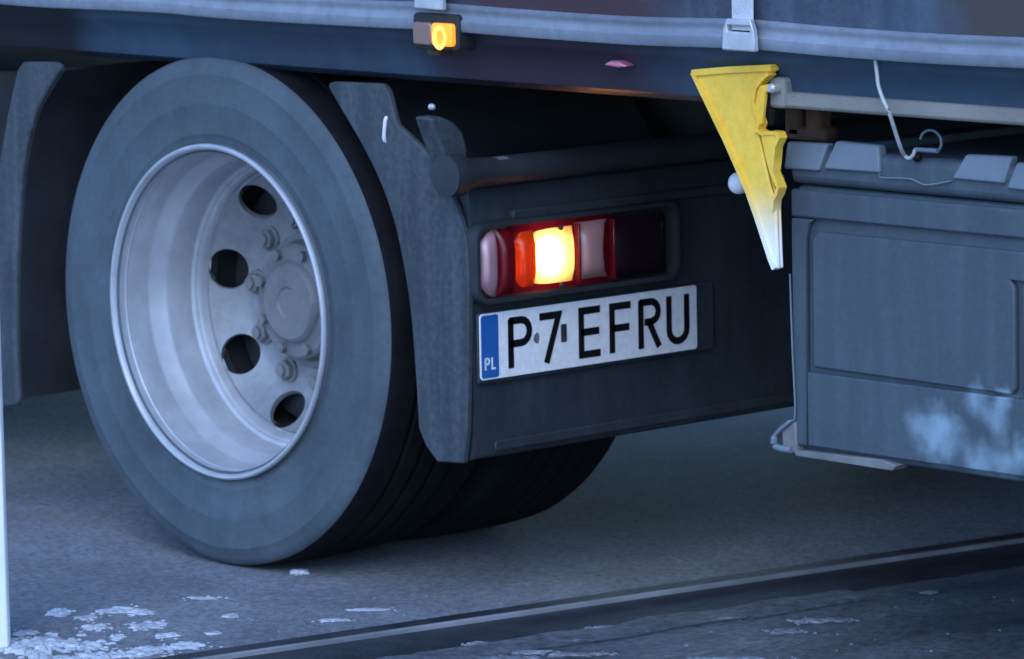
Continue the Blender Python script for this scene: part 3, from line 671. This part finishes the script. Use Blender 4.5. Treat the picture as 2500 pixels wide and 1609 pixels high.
# the side curtain: a rippling sheet, bulging a little between the straps
SX0 = P(1762, 40, 'y', TY).x; SP = P(1038, 5, 'y', TY).x - SX0
def curt(s):
    b = bmesh.new(); NX = 420; zs = [HZ+.004, HZ+.03, HZ+.06, HZ+.10, HZ+.16, HZ+.25, HZ+.4, HZ+.7, 2.2, 3.0, 3.9]; prev = None
    for i in range(NX+1):
        x = TX0 + (TX1-TX0)*i/NX; ph = ((x-SX0)/SP) % 1.0
        bul = math.sin(math.pi*ph)
        row = []
        for z in zs:
            h = min(1, (z-HZ)/.35)
            y = TY + .006 + .014*bul*h*(1 if z < 3.5 else .3) + .006*h*noise.noise(Vector((x*2.3, z*1.1, s*5))) + .003*noise.noise(Vector((x*7, z*2, 3)))
            row.append(b.verts.new((x, s*y, z)))
        if prev:
            for k in range(len(zs)-1): b.faces.new((prev[k], row[k], row[k+1], prev[k+1]))
        prev = row
    return b
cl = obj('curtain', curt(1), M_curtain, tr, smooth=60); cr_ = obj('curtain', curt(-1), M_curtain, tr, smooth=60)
# hem: double-welded band along the bottom edge, standing off the sheet
def hem(s, par):
    b = bmesh.new(); NX = 300; prev = None
    for i in range(NX+1):
        x = TX0 + (TX1-TX0)*i/NX; ph = ((x-SX0)/SP) % 1.0
        sag = .004*math.sin(math.pi*ph) + .003*noise.noise(Vector((x*3, 2, 0))); y0 = TY + .010 + .003*noise.noise(Vector((x*7, 2, 3)))
        pr = [(y0-.006, HZ-sag), (y0+.003, HZ-.001-sag), (y0+.006, HZ+.003-sag), (y0+.0065, HZ+.017-sag), (y0+.002, HZ+.021-sag), (y0+.0015, HZ+.033-sag), (y0+.004, HZ+.036-sag), (y0+.004, HZ+.042-sag), (y0-.004, HZ+.045-sag)]
        row = [b.verts.new((x, s*y, z)) for y, z in pr]
        if prev:
            for k in range(len(pr)-1): b.faces.new((prev[k], row[k], row[k+1], prev[k+1]))
        prev = row
    o = obj('hem', b, M_hem, None, smooth=50); o.parent = par; return o
hem(1, cl); hem(-1, cr_)
# side rail under the curtain
b = bmesh.new()
rp = [(1.262, HZ+.05), (1.262, HZ-.016), (1.254, HZ-.026), (1.236, HZ-.045), (1.232, .925), (1.226, .905), (1.205, .893), (1.15, .892), (1.15, .905), (1.20, .907), (1.21, .93), (1.21, HZ+.05)]
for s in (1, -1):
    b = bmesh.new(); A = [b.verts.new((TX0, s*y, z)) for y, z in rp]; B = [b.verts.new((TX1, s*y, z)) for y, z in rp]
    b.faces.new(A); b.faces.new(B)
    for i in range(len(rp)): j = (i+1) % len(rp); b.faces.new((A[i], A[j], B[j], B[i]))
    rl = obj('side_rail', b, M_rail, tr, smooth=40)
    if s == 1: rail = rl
# straps with buckles
def strap(x, zlow, s=1):
    yb = TY+.020
    b = bmesh.new(); n = 24; prev = None
    for i in range(n+1):
        z = zlow+.028 + (3.7-zlow-.028)*(i/n)**1.8; h = min(1, (z-HZ)/.35)
        y = yb + .004 + .006*h + .002*math.sin(z*9)
        row = [b.verts.new((x+dx, s*(y+dy), z)) for dx, dy in ((-.0235, 0), (-.021, .003), (.021, .003), (.0235, 0))]
        if prev:
            for k in range(3): b.faces.new((prev[k], row[k], row[k+1], prev[k+1]))
        prev = row
    st = obj('strap', b, M_strap, tr, smooth=30)
    # buckle: a flared frame with a slot above and a folded plate below
    b = bmesh.new()
    fo = [(x-.026, zlow+.046), (x-.033, zlow+.030), (x-.036, zlow-.004), (x+.036, zlow-.004), (x+.033, zlow+.030), (x+.026, zlow+.046)]
    so_ = [(x-.025, zlow+.036), (x-.025, zlow+.026), (x+.025, zlow+.026), (x+.025, zlow+.036)]
    y0, y1 = yb+.006, yb+.016
    def q(p, y): return b.verts.new((p[0], s*y, p[1]))
    for y in (y0, y1):
        O = [q(p, y) for p in fo]; S = [q(p, y) for p in so_]
        for f in ((O[0], O[1], S[0]), (O[1], S[1], S[0]), (O[1], O[2], S[1]), (O[2], O[3], S[2], S[1]), (O[3], O[4], S[2]), (O[4], S[3], S[2]), (O[4], O[5], S[3]), (O[5], O[0], S[0], S[3])): b.faces.new(f)
        if y == y0: O0, S0 = O, S
    for i in range(6): j = (i+1) % 6; b.faces.new((O0[i], O0[j], O[j], O[i]))
    for i in range(4): j = (i+1) % 4; b.faces.new((S0[i], S0[j], S[j], S[i]))
    bk = obj('buckle', b, M_buckle, None, smooth=25); bk.parent = st; bevel(bk, .002, 2)
    b = bmesh.new(); bx(b, x-.024, x+.024, s*(yb+.001) if s > 0 else s*(yb+.004), s*(yb+.004) if s > 0 else s*(yb+.001), zlow+.02, zlow+.04); sl_ = obj('buckle_slot', b, M_ink, None); sl_.parent = st
ns = 0; x = SX0 + SP*4
while x > TX1+.2:
    if x < TX0-.1 and not .5 < x < .9:
        zl = HZ+.002 if abs(x-SX0-SP) > .1 else P(1036, 18, 'y', TY+.03).z
        strap(x, zl)
    x -= SP
# amber side marker lamp below the second strap
YA = TY+.030
def AP(px, py): q = P(px, py, 'y', YA); return (q.x, q.z)
a0 = AP(1058, 113); a1 = AP(962, 52)
b = bmesh.new(); prism(b, rrect(a0[0]-.006, a1[0]+.006, a0[1]-.006, a1[1]+.016, .008, 3), 'y', 1.258, YA-.008)
ml = bevel(obj('side_marker_lamp', b, M_rust if False else M_black, tr, smooth=30), .003, 2); ml['label'] = 'amber side marker lamp with one half lit'
xm = AP(1008, 85)[0]
def mpart(name, x0, x1, m, y1=YA, bev=.004):
    b = bmesh.new(); prism(b, rrect(min(x0, x1), max(x0, x1), a0[1]+.002, a1[1]+.001, .006, 3), 'y', YA-.010, y1); o = obj(name, b, m, None, smooth=40); o.parent = ml; bevel(o, bev, 3); return o
mpart('reflex_lens', xm+.001, a1[0]-.001, M_amberoff); mpart('lit_lens', a0[0]+.001, xm-.001, M_amber, YA+.002)
cx_ = AP(1032, 88)
b = bmesh.new(); lathe(b, [(.0125, .000), (.0185, .0015), (.0205, .004), (.0185, .0055), (.0135, .005), (.0125, .0)], 28)
for v in b.verts: v.co = Vector((v.co.x*.85+cx_[0], v.co.y+YA+.0015, v.co.z+cx_[1]))
o = obj('light_ring', b, M_amberring); o.parent = ml
# bracket arm holding the marker and a pink patch imitating a lamp's reflection on the rail
box('marker_bracket', a1[0]-.02, a1[0]+.012, 1.235, 1.262, a0[1]-.02, a1[1]+.015, M_rust, tr, .004)
pk = [P(*q, 'y', 1.262) for q in ((1408, 152), (1425, 142), (1445, 142), (1462, 156), (1440, 158))]
b = bmesh.new(); prism(b, [(p.x, p.z) for p in pk], 'y', 1.238, 1.262); o = obj('pink_glint', b, M_pink, None); o.parent = rail; bevel(o, .003, 2)

# --- storage box under the trailer
BY = 1.20; BX0 = P(1848, 700, 'y', BY).x; BX1 = BX0-.92
zB = .342; zT = P(1845, 432, 'y', BY).z; zL = P(1845, 335, 'y', BY).z
b = bmesh.new()
GX0 = P(1885, 530, 'y', BY).x; GX1 = P(2368, 660, 'y', BY).x; GZ1 = P(1905, 512, 'y', BY).z; GZ0 = P(2340, 925, 'y', BY).z
body = box('storage_box', BX1, BX0, .68, BY-.012, zB, zT, M_box, tr, .012, 3); body['label'] = 'grey plastic storage box with ribbed lid hung under the trailer side'
def bp(name, outline, y0, y1, m, bev=.003, par=None):
    b = bmesh.new(); prism(b, outline, 'y', y0, y1); o = obj(name, b, m, None, smooth=35); o.parent = par or body
    if bev: bevel(o, bev, 2)
    return o
# front skin as a moulded frame around a recessed channel and a pillow panel
YS = BY-.0115
fx0, fx1 = BX1+.006, BX0-.002
XW = GX0-.014; ZW = GZ1-.014                             # channel width 14 mm
bp('front_rail', [(fx1, zT-.006), (fx1, GZ1), (GX0-.012, GZ1), (GX0+0.0, GZ1-.004), (fx0, GZ1-.0), (fx0, zT-.006)][:2] + [(fx0, GZ1), (fx0, zT-.006)], YS, BY, M_box, .004)
bp('front_stile', [(fx1, GZ1-.0015), (fx1, zB+.012), (GX0+.008, zB+.012), (GX0+.004, GZ1-.03), (GX0-.004, GZ1-.008), (GX0-.014, GZ1-.0015)], YS, BY-.0005, M_box, .003)
xr = P(2372, 760, 'y', BY).x; zmid = P(2360, 655, 'y', BY).z; zlow = P(2350, 925, 'y', BY).z
pan = [(GX0-.010, zlow+.006), (GX0-.010, GZ1-.034), (GX0-.022, GZ1-.020), (fx0+.02, GZ1-.020), (fx0+.02, zmid), (xr+.012, zmid), (xr+.002, zmid-.012), (xr+.002, zlow+.012), (xr+.010, zlow+.002)]
bp('front_panel', pan, YS, BY-.001, M_box, .003)
bp('lower_rail', [(GX0+.006, zlow-.003), (fx0, zlow-.003), (fx0, zB+.012), (GX0+.006, zB+.012)], YS, BY-.0025, M_box, .003)
bp('side_panel', [(xr-.012, zmid-.006), (fx0+.02, zmid-.006), (fx0+.02, zlow+.002), (xr-.012, zlow+.002)], YS, BY-.003, M_box, .003)
# rolled light lip down the left edge and along the bottom
lp = [P(1846, 640, 'y', BY+.002), P(1852, 820, 'y', BY+.002), P(1858, 965, 'y', BY+.002), P(1845, 985, 'y', BY+.006), P(1822, 1005, 'y', BY+.008), P(1810, 1022, 'y', BY+.008), P(1814, 1044, 'y', BY+.006), P(1850, 1052, 'y', BY+.004)]
b = bmesh.new(); tube(b, smooth_path(lp, 5), [.0016]*15+[.0035]*10+[.006]*11, 8); o = obj('edge_bead', b, M_pad, None, smooth=60); o.parent = body
g = [P(*q, 'y', BY+.003) for q in ((1826, 1000), (1858, 985), (1862, 1062), (1828, 1050))]
bp('corner_gusset', [(p.x, p.z) for p in g], BY-.02, BY+.003, M_lip, .003)
g0 = P(1858, 1060, 'y', BY+.002); g1 = P(2085, 1092, 'y', BY+.002)
bp('bottom_lip', [(g0.x, g0.z+.006), (g0.x, g0.z-.004), (g1.x, g1.z-.006), (g1.x-.01, g1.z+.004), (g1.x+.02, g1.z+.009)], BY-.03, BY+.003, M_lip, .002)
# lid: shallow overhanging cover, chequered with raised pads
lid = box('lid', BX1-.004, BX0+.004, .675, BY-.002, zT+.002, zL-.006, M_box, tr, .014, 3)
def c3(cx, cy): return ((1880+cx/3.666)*2393/2500, (300+cy/3.666)*2393/2500)
pads = [((125, 172), (490, 190), (437, 432), (125, 412)), ((560, 165), (945, 205), (985, 450), (478, 412)), ((1725, 285), (2135, 305), (2095, 545), (1625, 500)), ((2180, 355), (2600, 400), (2600, 640), (2115, 590))]
for pd in pads:
    pp = [P(*c3(*q), 'y', BY+.004) for q in pd]
    b = bmesh.new(); A = [b.verts.new((p.x, BY+.006 if i > 1 else BY-.002, p.z)) for i, p in enumerate(pp)]
    B = [b.verts.new((v.co.x, BY-.02, v.co.z)) for v in A]; b.faces.new(A); b.faces.new(B[::-1])
    for i in range(4): j = (i+1) % 4; b.faces.new((A[j], A[i], B[i], B[j]))
    o = obj('raised_pad', b, M_pad, None, smooth=30); o.parent = lid; bevel(o, .004, 3)
for k in range(3):                                      # further pads beyond the fourth, same spacing
    bp('raised_pad', [(BX1+.02+k*.10, zL-.05), (BX1+.10+k*.10, zL-.05), (BX1+.09+k*.10, zL+.0), (BX1+.03+k*.10, zL+.0)], BY-.02, BY+.004, M_pad, .004, lid)
e0 = P(*c3(1000, 490), 'y', BY+.003); e1 = P(*c3(1620, 520), 'y', BY+.003)
b = bmesh.new(); tube(b, smooth_path([P(*c3(985, 450), 'y', BY+.003), e0, P(*c3(1250, 500), 'y', BY+.003), P(*c3(1400, 555), 'y', BY+.003), e1]), .0016, 8); o = obj('lid_bead', b, M_pad); o.parent = lid
# two strap ribs across the lid top
for x in (BX0-.12, BX0-.62): bp('lid_rib', [(x, zL-.007), (x-.03, zL-.007), (x-.026, zL+.006), (x-.004, zL+.006)], .70, BY-.02, M_box, .003, lid)
# lid staple with ring
rg = P(*c3(1440, 170), 'y', BY-.02)
b = bmesh.new(); tube(b, [rg+Vector((-.022*math.cos(t), 0, .018*math.sin(t))) for t in [R(-40+14*k) for k in range(16)]], .0024, 8); o = obj('staple_ring', b, M_pad, None, smooth=60); o.parent = lid
h0 = P(*c3(1300, 240), 'y', BY-.004); h1 = P(*c3(1500, 250), 'y', BY-.004)
b = bmesh.new(); tube(b, [h0, h1], .004, 8); o = obj('hinge_pin', b, M_pad, None, smooth=60); o.parent = lid
hk = P(*c3(1318, 305), 'y', BY+.004)
b = bmesh.new(); bmesh.ops.create_uvsphere(b, u_segments=10, v_segments=6, radius=.008)
for v in b.verts: v.co += hk
o = obj('latch_hole', b, M_ink, None, smooth=60); o.parent = lid
# cable hanging from the rail to the staple
cq = ((2044, 132), (2047, 150), (2050, 175), (2053, 200), (2062, 228), (2078, 264), (2092, 307), (2105, 346), (2113, 362), (2124, 370), (2134, 362), (2138, 350))
cp = [P(*q, 'y', 1.272-.058*max(0, min(1, (k-5)/3))) for k, q in enumerate(cq)]
b = bmesh.new(); tube(b, smooth_path(cp, 4), .0032, 8); obj('hanging_cable', b, M_cable, tr, smooth=60)
# carrier bar and rusty clamp parts behind the chock
r0 = P(1812, 230, 'y', 1.245); r1 = P(2393, 278, 'y', 1.245)
box('carrier_bar', -2.9, r0.x, 1.215, 1.245, (r0.z+r1.z)/2-.013, (r0.z+r1.z)/2+.013, M_bar, tr, .006)
for px0, px1, py0, py1 in ((1832, 1868, 252, 320), (1880, 1915, 250, 310), (1838, 1930, 300, 325)):
    q0 = P(px0, py1, 'y', 1.07); q1 = P(px1, py0, 'y', 1.07)
    box('clamp', q1.x, q0.x, 1.04, 1.07, q0.z, q1.z, M_rust, tr, .006)
q0 = P(1796, 252, 'y', 1.25); q1 = P(1832, 182, 'y', 1.25)
box('hanger_plate', q1.x, q0.x, 1.20, 1.25, q0.z, q1.z, M_bar, tr, .006)
b = bmesh.new(); qc = P(1806, 206, 'y', 1.262); tube(b, [qc+Vector((0, -.05, 0)), qc+Vector((0, .004, 0)), qc+Vector((0, .008, 0))], [.008, .008, .005], 12); obj('hanger_peg', b, M_buckle, tr)
b = bmesh.new(); q0 = P(2135, 190, 'y', 1.05); tube(b, [q0, q0+Vector((-.02, 0, 0)), Vector((-2.2, 1.05, q0.z))], [.03, .04, .04], 20); obj('air_line_tube', b, M_black, tr, smooth=60)
b = bmesh.new(); q0 = P(1900, 190, 'y', 1.06); tube(b, [q0+Vector((.06, 0, .01)), q0, q0+Vector((-.08, 0, -.005)), q0+Vector((-.2, 0, .0))], .018, 14); obj('valve_body', b, M_frame, tr, smooth=60)
# dried splash of slush on the lower right of the box, part of its surface
def add_splash(M, blobs):
    n = M.node_tree.nodes; L = M.node_tree.links; bs = n['Principled BSDF']
    geo = n.new('ShaderNodeNewGeometry'); nz = n.new('ShaderNodeTexNoise'); nz.inputs['Scale'].default_value = 22; nz.inputs['Detail'].default_value = 7
    L.new(geo.outputs['Position'], nz.inputs['Vector'])
    sub = n.new('ShaderNodeVectorMath'); sub.operation = 'SUBTRACT'; L.new(nz.outputs['Color'], sub.inputs[0]); sub.inputs[1].default_value = (.5, .5, .5)
    scl = n.new('ShaderNodeVectorMath'); scl.operation = 'SCALE'; L.new(sub.outputs[0], scl.inputs[0]); scl.inputs['Scale'].default_value = .07
    add = n.new('ShaderNodeVectorMath'); L.new(geo.outputs['Position'], add.inputs[0]); L.new(scl.outputs[0], add.inputs[1])
    acc = None
    for p, r_ in blobs:
        d = n.new('ShaderNodeVectorMath'); d.operation = 'DISTANCE'; L.new(add.outputs[0], d.inputs[0]); d.inputs[1].default_value = p
        mr = n.new('ShaderNodeMapRange'); mr.interpolation_type = 'SMOOTHSTEP'; L.new(d.outputs['Value'], mr.inputs[0])
        mr.inputs[1].default_value = r_*1.1; mr.inputs[2].default_value = 0; mr.inputs[3].default_value = 0; mr.inputs[4].default_value = .8
        if acc is None: acc = mr.outputs[0]
        else:
            mx = n.new('ShaderNodeMath'); mx.operation = 'ADD'; mx.use_clamp = True; L.new(acc, mx.inputs[0]); L.new(mr.outputs[0], mx.inputs[1]); acc = mx.outputs[0]
    old = bs.inputs['Base Color'].links[0].from_socket
    fz = n.new('ShaderNodeMath'); fz.operation = 'MULTIPLY'; L.new(acc, fz.inputs[0]); fz.inputs[1].default_value = .95
    mix = n.new('ShaderNodeMix'); mix.data_type = 'RGBA'; L.new(fz.outputs[0], mix.inputs['Factor']); L.new(old, mix.inputs[6]); mix.inputs[7].default_value = (.23, .32, .39, 1)
    L.new(mix.outputs[2], bs.inputs['Base Color'])
add_splash(M_box, [(P(px, py, 'y', BY), r_/1330) for px, py, r_ in ((2145, 1000, 55), (2190, 975, 50), (2215, 1020, 62), (2180, 1050, 50), (2280, 935, 46), (2330, 975, 50), (2345, 935, 30), (2280, 1085, 55), (2340, 1080, 60), (2385, 1060, 40))])
for s in (1, -1):                                       # unseen boxes and guard rails further back, added to block light
    pb = box('shade_box', -5.6, -2.9, min(s*.62, s*1.21), max(s*.62, s*1.21), .42 if s > 0 else .26, .88, M_frame, tr, .02)
    for k in range(4): box('shade_guard_rail', -10.2, -9.7, min(s*1.17, s*1.2), max(s*1.17, s*1.2), .45+k*.13, .55+k*.13, M_alu, tr, .006)
box('shade_block', BX1-.25, BX0-.15, -.60, .60, .28, .80, M_frame, tr, .04, 3)  # unseen block under the floor, added to deepen shade on the ground
box('storage_box', BX1-.2, BX0+.45, -BY, -.68, .24, zT+.07, M_box, tr, .012, 3)  # unseen far-side box, added and lowered to stop light from there
# landing legs and the trailer's own axles, behind the frame
for s in (1, -1):
    lg = box('landing_leg', -2.35, -2.23, s*.86-.06, s*.86+.06, .16, .94, M_frame, tr, .01)
    f = box('foot', -2.42, -2.16, s*.86-.11, s*.86+.11, .11, .158, M_frame, None, .01); f.parent = lg
for x in (-6.4, -7.7, -9.0):
    for s in (1, -1): wheel((x, s*1.27, WC.z), tr, flip=(s < 0), full=True)
    b = bmesh.new(); tube(b, [(x, -1.0, WC.z), (x, 1.0, WC.z)], .07, 16); obj('axle', b, M_frame, tr)

# ------------------------------------------------------------------ wheel chock hung beside the box
CY = 1.262
def C(px, py, y=CY): q = P(px, py, 'y', y); return (q.x, q.z)
ch0 = P(1815, 628, 'y', CY)
chock = tag(empty('wheel_chock', (ch0.x, CY, ch0.z)), 'yellow plastic wheel chock hung point down beside the grey storage box', 'wheel chock')
left = [(1621, 168), (1640, 208), (1668, 266), (1700, 332), (1728, 396), (1750, 448), (1770, 505), (1788, 560), (1803, 606), (1812, 628)]
right = [(1818, 629), (1816, 580), (1814, 520), (1812, 474), (1800, 440), (1790, 396), (1780, 350), (1768, 300), (1760, 262), (1762, 225), (1774, 196), (1800, 170), (1806, 156)]
b = bmesh.new(); prism(b, [C(*q) for q in left+right], 'y', CY-.007, CY); web = bevel(obj('web', b, M_yellow, chock, smooth=40), .003, 2)
b = bmesh.new(); prism(b, [C(*q) for q in left+right], 'y', CY-.014, CY-.008); bevel(obj('web', b, M_yellow, chock, smooth=40), .003, 2)
lo = [C(*q) for q in left]
b = bmesh.new(); prism(b, ribbon(lo, .009), 'y', CY-.013, CY+.004); obj('tread_face', b, M_yellow, chock, smooth=40)
b = bmesh.new(); prism(b, ribbon([C(1621, 170), C(1700, 163), C(1806, 158)], .010), 'y', CY-.013, CY+.005); obj('base_plate', b, M_yellow, chock, smooth=40)
rib = [C(*q) for q in ((1800, 172), (1784, 186), (1770, 205), (1764, 235), (1770, 262), (1778, 288), (1772, 304), (1786, 312), (1806, 310), (1820, 312), (1824, 322), (1814, 342), (1812, 372), (1808, 402), (1816, 420), (1823, 438), (1819, 452), (1811, 466), (1809, 490))]
b = bmesh.new(); prism(b, ribbon(rib, .006), 'y', CY-.012, CY+.006); obj('scalloped_rib', b, M_yellow, chock, smooth=50)
pk2 = [C(*q, CY+.002) for q in ((1778, 314), (1808, 314), (1818, 320), (1811, 345), (1808, 372), (1806, 404), (1800, 408), (1790, 370))]
b = bmesh.new(); prism(b, pk2, 'y', CY-.004, CY+.004); bevel(obj('gusset', b, M_yellow, chock, smooth=40), .002, 2)
b = bmesh.new(); prism(b, [C(*q, CY+.002) for q in ((1776, 200), (1800, 196), (1812, 200), (1812, 214), (1790, 216), (1786, 250), (1782, 290), (1772, 296), (1766, 250), (1770, 216))], 'y', CY-.004, CY+.004); bevel(obj('gusset', b, M_yellow, chock, smooth=40), .002, 2)
n = M_yellow.node_tree.nodes; L = M_yellow.node_tree.links; bs = n['Principled BSDF']
geo = n.new('ShaderNodeNewGeometry'); sep = n.new('ShaderNodeSeparateXYZ'); L.new(geo.outputs['Position'], sep.inputs[0])
mr = n.new('ShaderNodeMapRange'); mr.interpolation_type = 'SMOOTHSTEP'; L.new(sep.outputs[2], mr.inputs[0])
mr.inputs[1].default_value = P(1800, 420, 'y', CY).z; mr.inputs[2].default_value = P(1810, 620, 'y', CY).z; mr.inputs[3].default_value = 0; mr.inputs[4].default_value = .92
old = bs.inputs['Base Color'].links[0].from_socket
mix = n.new('ShaderNodeMix'); mix.data_type = 'RGBA'; L.new(mr.outputs[0], mix.inputs['Factor']); L.new(old, mix.inputs[6]); mix.inputs[7].default_value = (.82, .84, .86, 1)   # worn white tip
L.new(mix.outputs[2], bs.inputs['Base Color'])
# white ball-headed pin on the chock's holder
pn = P(1727, 428, 'y', 1.02)
pin = empty('retaining_pin', pn); tag(pin, 'white round-headed retaining pin behind the yellow wheel chock', 'pin')
b = bmesh.new(); bmesh.ops.create_uvsphere(b, u_segments=20, v_segments=12, radius=.0185)
for v in b.verts: v.co += pn
obj('head', b, M_post, pin, smooth=60)
b = bmesh.new(); tube(b, [pn, pn+Vector((-.10, .0, .015))], .006, 8); obj('shank', b, M_cable, pin, smooth=60)

# ------------------------------------------------------------------ white delineator post at the roadside
g = P(2, 1512, 'z', GZ)
pd_ = Vector((-(CAM-g).y, (CAM-g).x, 0)).normalized()
post = tag(empty('delineator_post', (g.x, g.y, 0)), 'slim white roadside marker post standing in the slush', 'marker post')
def post_part(name, z0, z1, m, w0=.017, d=.03, slant=0.0):
    b = bmesh.new(); u = _r0; v = Vector((-_l.x, -_l.y, 0)).normalized()
    o_ = [(-.10, -d), (w0-.004, -d), (w0, 0), (w0-.004, d*.3), (-.10, d*.3)]
    A = [b.verts.new(Vector((g.x, g.y, z0)) + u*a + v*c) for a, c in o_]
    B = [b.verts.new(Vector((g.x, g.y, z1 + slant*(a+.1))) + u*a + v*c) for a, c in o_]
    b.faces.new(A[::-1]); b.faces.new(B)
    for i in range(5): j = (i+1) % 5; b.faces.new((A[i], A[j], B[j], B[i]))
    return bevel(obj(name, b, m, post), .002, 2)
post_part('shaft', GZ-.01, .64, M_post); post_part('dark_band', .641, .78, M_frame, .0165); post_part('cap', .781, .86, M_post, .016, slant=-.3)
